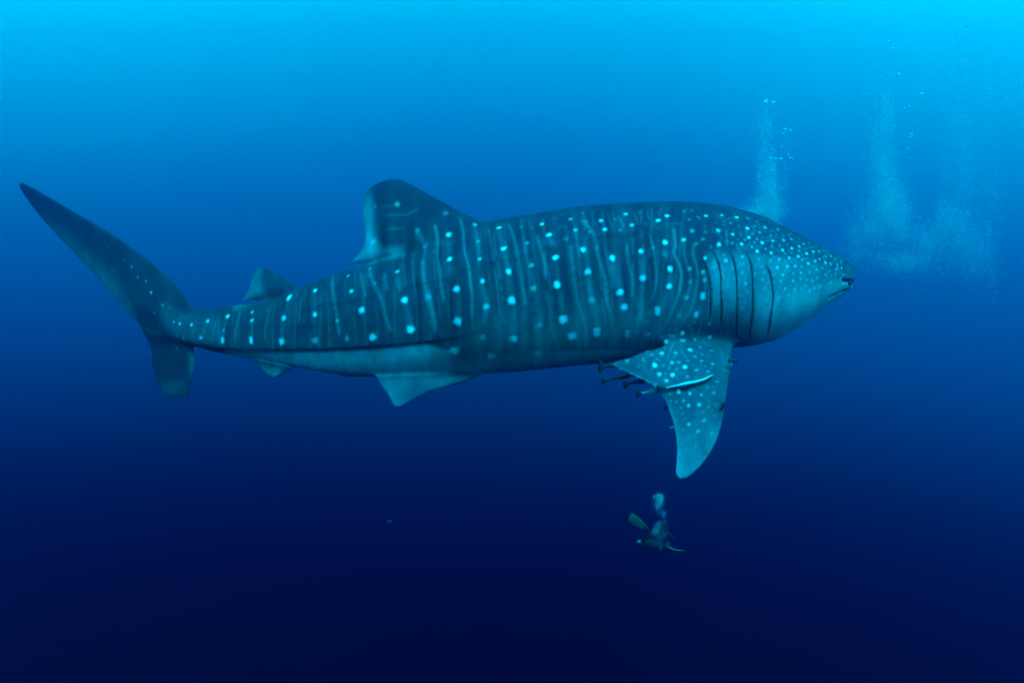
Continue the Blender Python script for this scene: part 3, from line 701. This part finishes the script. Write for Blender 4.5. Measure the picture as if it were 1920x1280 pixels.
def remora(path, depth, size, label, stripe=.0, base=.02, fan=1.0, name='remora', cat='remora', group='remoras round the pectoral fin'):
    """path: tail to head in photo columns and rows; depth: distances; size: largest body half height in m. One continuous mesh."""
    C = catmull([list(at(x, y, d)) for (x, y), d in zip(path, depth)], 10)
    n = len(C)
    L = np.r_[0, np.cumsum(np.linalg.norm(np.diff(C, axis=0), axis=1))]; f = L / L[-1]
    T = np.gradient(C, axis=0); T /= np.linalg.norm(T, axis=1)[:, None]
    # half height: tail fan, thin stalk, body, flat head
    hh = np.interp(f, [0, .035, .09, .15, .3, .6, .8, .93, 1], [1.25 * fan, 1.1 * fan, .5, .42, .72, 1.0, .92, .6, .16]) * size
    hw = np.interp(f, [0, .06, .12, .3, .6, .8, .93, 1], [.08, .14, .32, .62, .9, .95, .7, .2]) * size
    up = np.array([0, 0, 1.0])
    V, F, A = [], [], []
    m = 16
    for i in range(n):
        s = np.cross(T[i], up); s /= np.linalg.norm(s)
        u = np.cross(s, T[i])
        for j in range(m):
            th = 2 * np.pi * j / m
            cz = math.cos(th)
            ex = 0.0
            if .32 < f[i] < .62 : ex = .55 * math.sin((f[i] - .32) / .30 * math.pi) * (abs(cz) > .9) * size * .8   # long low second dorsal and anal fins
            V.append(C[i] + u * (hh[i] * cz + math.copysign(ex, cz)) + s * hw[i] * math.sin(th))
            v = base
            if stripe and f[i] > .14 and 0.15 < cz < .85: v = stripe
            if f[i] < .12: v = .015
            A.append(v)
    # forked tail: notch the middle of the fan
    for j in range(m):
        th = 2 * np.pi * j / m
        V[j] = V[j] - T[0] * (abs(math.cos(th)) * size * .7)
    for i in range(n - 1):
        for j in range(m):
            j2 = (j + 1) % m
            F.append((i * m + j, i * m + j2, i * m + m + j2, i * m + m + j))
    F.append(tuple(range(m - 1, -1, -1))); F.append(tuple((n - 1) * m + j for j in range(m)))
    o = mesh_obj(name, V, F, rm_mat)
    t = o.data.attributes.new('skin_tone', 'FLOAT', 'POINT'); t.data.foreach_set('value', A)
    tag(o, label, cat, group)
    return o
p0, p1, p2, p3 = surf(1246, 726), surf(1275, 722), surf(1305, 716), surf(1334, 706)
yy = [p.y - .05 for p in (p0, p1, p2, p3)]
remora([(1235, 729), (1250, 727), (1275, 723), (1300, 718), (1320, 712), (1338, 702)], [yy[0], yy[0], yy[1], yy[2], (yy[2] + yy[3]) / 2, yy[3]], .030,
       'long dark remora with a white stripe lying across the spotted pectoral fin', stripe=.75)
remora([(1196, 738), (1203, 737), (1222, 733), (1242, 728), (1262, 724)], [7.16, 7.16, 7.17, 7.18, 7.2], .030, 'pale bodied remora with a black tail poking out under the pectoral fin', base=.55)
remora([(1131, 714), (1140, 712), (1165, 706), (1192, 699), (1215, 694)], [7.36, 7.36, 7.36, 7.36, 7.36], .026, 'thin black remora tail with a blob end, second from the top behind the fin', fan=1.1)
remora([(1172, 722), (1181, 719), (1200, 714), (1222, 708), (1240, 704)], [7.3, 7.3, 7.3, 7.3, 7.3], .028, 'black remora tail just above the pale remora behind the pectoral fin', fan=1.1)
remora([(1126, 687), (1133, 687), (1152, 684), (1175, 680), (1195, 676)], [7.42, 7.42, 7.42, 7.42, 7.4], .034, 'black remora with a wide triangular tail just under the hind corner of the pectoral fin', fan=1.7)
remora([(1247, 765), (1251, 763), (1262, 761), (1275, 759)], [7.1] * 4, .020, 'tiny dark remora tail poking out halfway down the fin rear edge', fan=1.1)
remora([(1251, 803), (1255, 802), (1266, 800), (1282, 797)], [7.0] * 4, .017, 'tiny pale remora sticking out low on the rear edge of the pectoral fin', base=.7, fan=.5)
remora([(1353, 766), (1355, 762), (1357, 757), (1359, 753)], [6.66] * 4, .018, 'small dark remora clinging to the front edge of the pectoral fin halfway down')
remora([(1368, 676), (1372, 676), (1378, 676), (1384, 675)], [6.98] * 4, .020, 'small dark remora under the gills at the front root of the pectoral fin')
for x, y, lab in ((984, 767, 'tiny pale fish in the dark water below the belly, left one of a pair'), (1015, 765, 'tiny pale fish in the dark water below the belly, right one of a pair'), (731, 977, 'tiny lone fish far down in the dark water below the pelvic fin')):
    remora([(x - 5, y + 1), (x - 3, y), (x, y), (x + 4, y)], [9.5] * 4, .009, lab, base=.2, name='small_fish', cat='fish', group='small fish in the deep water')

# ------------------------------------------------------------------ the scuba diver
suit = noisy_mat('wetsuit', (.015, .016, .02), (.03, .032, .036), 30, .7, .2, .1)
skinm = noisy_mat('bare_skin', (.55, .38, .30), (.48, .32, .25), 30, .6, .3)
hairm = noisy_mat('hair', (.02, .015, .012), (.04, .03, .02), 60, .7, .2)
finm = noisy_mat('fin_rubber', (.045, .08, .04), (.03, .06, .03), 12, .45, .3)
ribm = noisy_mat('fin_rib', (.30, .42, .22), (.22, .34, .18), 12, .45, .3)
tankm = noisy_mat('tank_paint', (.09, .11, .13), (.06, .08, .10), 8, .35, .5)
blackm = noisy_mat('black_rubber', (.02, .02, .02), (.035, .035, .035), 25, .5, .3)
glassm = new_mat('mask_glass', (.05, .08, .09), .08, .6)

def skinned(name, joints, edges, radii, mat, parent, root=0, sub=2):
    me_ = bpy.data.meshes.new(name)
    me_.from_pydata([tuple(j) for j in joints], edges, [])
    o = bpy.data.objects.new('tmp', me_); COL.objects.link(o)
    m_ = o.modifiers.new('s', 'SKIN'); m_.use_smooth_shade = True
    for i, r in enumerate(radii):
        r = (r, r) if not isinstance(r, tuple) else r
        me_.skin_vertices[0].data[i].radius = r
        me_.skin_vertices[0].data[i].use_root = (i == root)
    s_ = o.modifiers.new('u', 'SUBSURF'); s_.levels = sub; s_.render_levels = sub
    d_ = bpy.context.evaluated_depsgraph_get()
    nm = bpy.data.meshes.new_from_object(o.evaluated_get(d_))
    bpy.data.objects.remove(o)
    nm.name = name; nm.materials.clear(); nm.materials.append(mat)
    r_ = bpy.data.objects.new(name, nm); COL.objects.link(r_); r_.parent = parent
    return r_

def build_diver():
    root = bpy.data.objects.new('person', None); COL.objects.link(root)
    tag(root, 'scuba diver in a dark wetsuit with yellow green fins deep below the pectoral fin', 'person')
    J = {'pel': at(1229, 1018, 15.35), 'spine': at(1232, 1009, 15.6), 'chest': at(1236, 1000, 15.85), 'neck': at(1240, 992, 16.05), 'head': at(1243, 985, 16.15), 'crown': at(1245, 979, 16.22),
         'sl': at(1224, 999, 15.95), 'el': at(1211, 1009, 16.05), 'wl': at(1202, 1012, 15.85),
         'sr': at(1250, 1000, 15.95), 'er': at(1262, 1008, 16.1), 'wr': at(1256, 1014, 16.32),
         'hl': at(1221, 1020, 15.3), 'kl': at(1205, 1014, 15.05), 'al': at(1215, 993, 14.80), 'fl': at(1208, 987, 14.72),
         'hr': at(1236, 1021, 15.3), 'kr': at(1243, 1036, 15.0), 'ar': at(1249, 1022, 14.75), 'fr': at(1256, 1027, 14.68)}
    names = list(J); idx = {k: i for i, k in enumerate(names)}
    E = [(idx[a_], idx[b_]) for a_, b_ in (('pel', 'spine'), ('spine', 'chest'), ('chest', 'neck'), ('neck', 'head'), ('head', 'crown'), ('chest', 'sl'), ('sl', 'el'), ('el', 'wl'), ('chest', 'sr'), ('sr', 'er'), ('er', 'wr'),
                                           ('pel', 'hl'), ('hl', 'kl'), ('kl', 'al'), ('al', 'fl'), ('pel', 'hr'), ('hr', 'kr'), ('kr', 'ar'), ('ar', 'fr'))]
    R = {'pel': .15, 'spine': .14, 'chest': .165, 'neck': .065, 'head': .105, 'crown': .085, 'sl': .075, 'el': .048, 'wl': .034, 'sr': .075, 'er': .048, 'wr': .034, 'hl': .10, 'kl': .065, 'al': .042, 'fl': .045, 'hr': .10, 'kr': .065, 'ar': .042, 'fr': .045}
    skinned('body', [J[k] for k in names], E, [R[k] for k in names], suit, root, root=0)
    def hand(w, d):
        d = d.normalized(); s = d.cross(Vector((0, 0, 1))).normalized(); u = s.cross(d)
        js, es, rs = [w, w + d * .05, w + d * .09], [(0, 1), (1, 2)], [.024, (.034, .018), (.034, .016)]
        for q_, (o_, ln) in enumerate(((-.030, .055), (-.011, .07), (.009, .075), (.029, .065))):
            b0 = len(js)
            js += [w + d * .085 + s * o_, w + d * (.085 + ln * .55) + s * o_ * 1.15 - u * .008, w + d * (.085 + ln) + s * o_ * 1.2 - u * .028]
            es += [(2, b0), (b0, b0 + 1), (b0 + 1, b0 + 2)]; rs += [.0095, .009, .008]
        b0 = len(js)
        js += [w + d * .03 - s * .03, w + d * .065 - s * .058 - u * .01, w + d * .095 - s * .066 - u * .02]
        es += [(1, b0), (b0, b0 + 1), (b0 + 1, b0 + 2)]; rs += [.013, .011, .009]
        skinned('hand', js, es, rs, skinm, root, sub=1)
    hand(J['wl'], J['wl'] - J['el']); hand(J['wr'], J['wr'] - J['er'])
    # head: hair, mask, regulator (the diver faces away and up towards the shark)
    fwd = Vector((.35, .75, .5)).normalized(); hc = J['head']
    sx = fwd.cross(Vector((0, 0, 1))).normalized(); upv = sx.cross(fwd)
    def ell(name, c, rx, rz, ry, mat, par):
        bm = bmesh.new(); bmesh.ops.create_uvsphere(bm, u_segments=20, v_segments=12, radius=1)
        for v_ in bm.verts:
            v_.co = c + sx * v_.co.x * rx + fwd * v_.co.y * ry + upv * v_.co.z * rz
        return bm_obj(name, bm, mat, par)
    ell('hair', hc - fwd * .012 + upv * .02, .105, .115, .105, hairm, root)
    ell('face', hc + fwd * .035, .078, .10, .075, skinm, root)
    ell('nose', hc + fwd * .115, .014, .02, .018, skinm, root)
    mk = ell('mask', hc + fwd * .085 + upv * .025, .088, .05, .045, blackm, root)
    ell('mask_glass', hc + fwd * .122 + upv * .027, .070, .034, .018, glassm, mk)
    ell('regulator', hc + fwd * .115 - upv * .055, .04, .035, .035, blackm, root)
    # tank on the back
    bdir = (J['chest'] - J['pel']).normalized()
    back = Vector((-.15, -.35, 1)); back = (back - bdir * back.dot(bdir)).normalized()
    s_ = bdir.cross(back)
    bm = bmesh.new()
    prof = [(-.36, .0), (-.36, .085), (-.33, .095), (.16, .095), (.22, .085), (.26, .06), (.285, .028), (.32, .028), (.33, .0)]
    c0 = (J['chest'] * .55 + J['pel'] * .45) + back * .24
    rings = []
    for t, r in prof:
        rings.append([bm.verts.new(c0 + bdir * t + (back * math.cos(q_ * math.pi / 10) + s_ * math.sin(q_ * math.pi / 10)) * max(r, .002)) for q_ in range(20)])
    for r0, r1 in zip(rings, rings[1:]):
        for q_ in range(20): bm.faces.new((r0[q_], r0[(q_ + 1) % 20], r1[(q_ + 1) % 20], r1[q_]))
    tk = bm_obj('air_tank', bm, tankm, root)
    bm = bmesh.new()
    for t in (-.12, .08):
        rr = [[bm.verts.new(c0 + bdir * (t + dt) + (back * math.cos(q_ * math.pi / 12) + s_ * math.sin(q_ * math.pi / 12)) * rad) for q_ in range(24)] for dt, rad in ((-.025, .098), (-.025, .103), (.025, .103), (.025, .098))]
        for r0, r1 in zip(rr, rr[1:]):
            for q_ in range(24): bm.faces.new((r0[q_], r0[(q_ + 1) % 24], r1[(q_ + 1) % 24], r1[q_]))
    bm_obj('tank_strap', bm, blackm, tk)
    # buoyancy vest
    bm = bmesh.new(); bmesh.ops.create_uvsphere(bm, u_segments=24, v_segments=14, radius=1)
    for v_ in bm.verts:
        v_.co = (J['chest'] * .5 + J['pel'] * .5) + back * .05 + bdir * v_.co.z * .27 + s_ * v_.co.x * .20 + back * v_.co.y * .13
    bm_obj('vest', bm, blackm, root)
    # hose from tank to mouth
    hp = catmull([list(c0 + bdir * .31), list(J['sr'] + back * .12), list(J['sr'] + fwd * .18), list(hc + fwd * .12 - upv * .06)], 8)
    skinned('hose', [Vector(p) for p in hp], [(i, i + 1) for i in range(len(hp) - 1)], [.014] * len(hp), blackm, root, sub=1)
    # gauge console near the left hand
    ell('gauge', J['wl'] + Vector((-.03, -.08, -.06)), .05, .05, .025, tankm, root)
    # swim fins: foot pocket and blade with ribs
    def swim_fin(foot, tip, wdir, wid):
        d = (tip - foot); L = d.length; d.normalize()
        w_ = (wdir - d * wdir.dot(d)).normalized(); nn2 = d.cross(w_)
        N = 12
        V, F = [], []
        for i in range(N + 1):
            f = i / N
            half = wid * (.34 + .66 * min(1, f * 1.6)) / 2 * (1 if f < .93 else .9)
            bend = nn2 * (-.10 * f * f)
            for sgn in (-1, -.33, .33, 1):
                for th in (-1, 1):
                    t_ = .006 + .006 * (1 - f)
                    V.append(foot + d * (L * f + (.03 if abs(sgn) == 1 and i == N else 0)) + w_ * half * sgn + bend + nn2 * th * t_)
        for i in range(N):
            a0, b0 = i * 8, i * 8 + 8
            for k in range(3):
                F.append((a0 + 2 * k + 1, a0 + 2 * k + 3, b0 + 2 * k + 3, b0 + 2 * k + 1))
                F.append((a0 + 2 * k, b0 + 2 * k, b0 + 2 * k + 2, a0 + 2 * k + 2))
            F.append((a0, a0 + 1, b0 + 1, b0)); F.append((a0 + 6, b0 + 6, b0 + 7, a0 + 7))
        for e0, rev in ((0, 0), (N * 8, 1)):
            q_ = [e0, e0 + 2, e0 + 4, e0 + 6, e0 + 7, e0 + 5, e0 + 3, e0 + 1]
            F.append(tuple(q_[::-1]) if rev else tuple(q_))
        fo = mesh_obj('swim_fin', V, F, finm, root)
        for sgn in (-1, -.33, .33, 1):
            pts = []
            for i in range(N + 1):
                f = i / N; half = wid * (.34 + .66 * min(1, f * 1.6)) / 2
                pts.append(foot + d * L * f + w_ * half * sgn + nn2 * (-.10 * f * f))
            skinned('rib', pts, [(i, i + 1) for i in range(N)], [.014 - .008 * i / N for i in range(N + 1)], ribm if abs(sgn) == 1 else blackm, fo, sub=1)
        skinned('foot_pocket', [foot - d * .16, foot - d * .05, foot + d * .06], [(0, 1), (1, 2)], [.058, .062, .05], blackm, fo, sub=2)
    swim_fin(J['fl'], at(1188, 972, 14.45), Vector((-.5, -.2, -.85)), .17)
    swim_fin(J['fr'], at(1280, 1041, 14.5), Vector((.12, -1, .18)), .22)
build_diver()

# ------------------------------------------------------------------ bubbles
bub = noisy_mat('air_bubble', (.95, .97, .97), (.9, .94, .94), 5, .28, .6)
bub.node_tree.nodes['Principled BSDF'].inputs['Metallic'].default_value = 0.0
mist = noisy_mat('fine_bubbles', (.95, .97, .97), (.9, .94, .94), 5, .4, .3)
mist.node_tree.nodes['Principled BSDF'].inputs['Metallic'].default_value = 0.0
UNIT = np.array([(1, 0, 0), (-1, 0, 0), (0, 1, 0), (0, -1, 0), (0, 0, 1), (0, 0, -1)], float)
OCT = [(0, 2, 4), (2, 1, 4), (1, 3, 4), (3, 0, 4), (2, 0, 5), (1, 2, 5), (3, 1, 5), (0, 3, 5)]
def plume(segs, Y, label, rad, name='bubble_plume'):
    """segs: (x, y, half width, half height, count): soft clumps of fine bubbles."""
    P, Rr = [], []
    for x, y, sx_, sy_, cnt in segs:
        cnt = int(cnt * (2.0 if Y > 12.5 and Y < 16.05 else 2.1))
        g = rng.normal(size=(cnt, 3))
        # wisps: cluster around random sub-centres
        nc = max(3, cnt // 90)
        cc = rng.normal(size=(nc, 3)) * .75
        pick = rng.integers(nc, size=cnt)
        mixm = rng.random(cnt) < .6
        g = np.where(mixm[:, None], cc[pick] + g * np.array([.28, .55, .28]), g * .85)
        X = x + g[:, 0] * sx_; Yy = y + g[:, 1] * sy_; D = Y + g[:, 2] * sx_ * K * Y
        P.append(np.stack([(X - 960) * K * D, D, (640 - Yy) * K * D], 1))
        Rr.append(rad * .82 * np.exp(rng.normal(size=cnt) * .35))
    P = np.vstack(P); Rr = np.concatenate(Rr)
    N = len(P)
    sc_ = np.stack([Rr * rng.uniform(.9, 1.5, N), Rr * rng.uniform(.9, 1.3, N), Rr * rng.uniform(.6, .9, N)], 1)
    V = (P[:, None, :] + UNIT[None] * sc_[:, None, :]).reshape(-1, 3)
    Fa = (np.array(OCT)[None] + (np.arange(N) * 6)[:, None, None]).reshape(-1, 3)
    me_ = bpy.data.meshes.new(name)
    me_.vertices.add(len(V)); me_.vertices.foreach_set('co', V.ravel())
    me_.loops.add(Fa.size); me_.loops.foreach_set('vertex_index', Fa.ravel())
    me_.polygons.add(len(Fa)); me_.polygons.foreach_set('loop_start', np.arange(0, Fa.size, 3))
    me_.polygons.foreach_set('use_smooth', [True] * len(Fa))
    me_.update(calc_edges=True)
    me_.materials.append(mist)
    o = bpy.data.objects.new(name, me_); COL.objects.link(o)
    tag(o, label, 'bubbles', kind='stuff')
    return o
plume([(1433, 240, 9, 26, 700), (1434, 290, 14, 40, 500), (1440, 330, 14, 34, 1300), (1443, 372, 15, 30, 3200), (1432, 395, 24, 14, 2000), (1412, 398, 14, 8, 500), (1470, 320, 12, 40, 160)], 12.0,
      'column of fine bubbles rising right behind the back of the shark head', .0048)
plume([(1663, 185, 8, 22, 350), (1658, 222, 12, 28, 1300), (1652, 280, 16, 50, 3200), (1655, 345, 17, 45, 4200), (1668, 395, 26, 32, 5200), (1685, 360, 10, 40, 500), (1642, 415, 26, 26, 1800), (1615, 445, 24, 20, 1100), (1692, 420, 14, 30, 1100), (1640, 480, 40, 16, 900)], 13.6,
      'column of fine bubbles rising in front of the snout of the shark', .0049)
plume([(1795, 120, 18, 60, 900), (1800, 200, 22, 60, 1500), (1803, 280, 26, 55, 2200), (1810, 345, 30, 45, 1500), (1850, 300, 16, 90, 900), (1865, 380, 14, 40, 500)], 16.0, 'faint tall column of bubbles in the bright water at the upper right', .0054)
plume([(1775, 405, 16, 22, 1500), (1805, 435, 24, 30, 2800), (1745, 455, 22, 24, 2600), (1700, 490, 26, 14, 1500), (1830, 480, 24, 36, 1600), (1860, 470, 10, 50, 500), (1760, 500, 60, 20, 1000)], 15.4,
      'dim spreading cloud of bubbles low on the right, under the faint column', .0054)
plume([(1237, 932, 4.5, 3.5, 520), (1236, 939, 6, 5, 360), (1232, 952, 5, 5, 110), (1241, 963, 6, 5, 60)], 16.1, 'round puff of exhaled bubbles just above the head of the scuba diver', .0058)

for m_, tr_ in ((bub, .5), (mist, .45)):
    n_ = m_.node_tree.nodes
    ts_ = n_.new('ShaderNodeBsdfTranslucent'); ts_.inputs[0].default_value = (.95, 1, 1, 1)
    mx_ = n_.new('ShaderNodeMixShader'); mx_.inputs[0].default_value = tr_
    m_.node_tree.links.new(n_['Principled BSDF'].outputs[0], mx_.inputs[1]); m_.node_tree.links.new(ts_.outputs[0], mx_.inputs[2])
    m_.node_tree.links.new(mx_.outputs[0], n_['Material Output'].inputs[0])
BUB = "755,95,6 769,129,6 788,110,3 838,98,5 1117,22,5 797,246,7 766,246,3 904,335,7 655,340,4 847,393,4 828,400,3 858,523,5 851,536,4 842,585,3 891,577,2 184,374,9 190,365,5 221,375,7 277,500,6 298,503,5 267,519,4 258,580,3 290,615,4 300,630,4 312,636,3 210,631,5 234,637,4 257,634,6 212,686,4 228,688,3 155,715,3 149,734,3 280,684,2 1223,312,4 1253,330,3 1299,357,3 1219,393,3 1183,273,3 1146,288,3 1091,140,3 1216,753,3 1121,886,3 1120,467,2 1096,575,2 655,945,3 1080,992,3 852,630,2"
bm = bmesh.new(); bmesh.ops.create_icosphere(bm, subdivisions=3, radius=1)
for v_ in bm.verts:                       # rising bubbles flatten into caps
    z = v_.co.z
    v_.co.z = z * .75 if z > 0 else z * .50
    v_.co.x *= 1 + .08 * math.sin(v_.co.y * 5)
bub_me = bpy.data.meshes.new('bubble'); bm.to_mesh(bub_me); bm.free()
bub_me.polygons.foreach_set('use_smooth', [True] * len(bub_me.polygons)); bub_me.materials.append(bub)
for t in BUB.split():
    x, y, r = map(float, t.split(','))
    px_, py_ = x / 2.461 + 1360, y / 2.461 + 40
    if px_ < 1520: Y, lab, gr = 11.9, 'bright flattened air bubble in the left bubble column above the shark head', 'large bubbles of the left column'
    elif px_ < 1735: Y, lab, gr = 13.0, 'bright flattened air bubble beside or above the middle bubble column', 'large bubbles of the middle column'
    else: Y, lab, gr = 15.0, 'faint small air bubble in the bright water at the upper right', 'large bubbles of the right column'
    o = bpy.data.objects.new('bubble', bub_me); COL.objects.link(o)
    o.location = at(px_, py_, Y)
    s_ = (r + 1.3) / 2.461 * K * Y * 1.1
    o.scale = (s_, s_ * .9, s_)
    o.rotation_euler = (random.uniform(-.3, .3), random.uniform(-.4, .6), random.uniform(0, 6))
    tag(o, lab, 'bubble', gr)

# drifting specks in the water
N = 420
P = np.stack([rng.uniform(0, 1920, N), rng.uniform(0, 1280, N), rng.uniform(3.0, 20, N)], 1)
V = np.stack([(P[:, 0] - 960) * K * P[:, 2], P[:, 2], (640 - P[:, 1]) * K * P[:, 2]], 1)
r = rng.uniform(.0008, .0028, N) * (P[:, 2] / 7)
V = (V[:, None, :] + UNIT[None] * r[:, None, None]).reshape(-1, 3)
Fa = (np.array(OCT)[None] + (np.arange(N) * 6)[:, None, None]).reshape(-1, 3)
pk = mesh_obj('plankton', V, [tuple(x) for x in Fa.tolist()], mist)
tag(pk, 'sparse pale specks drifting in the water', 'plankton', kind='stuff')
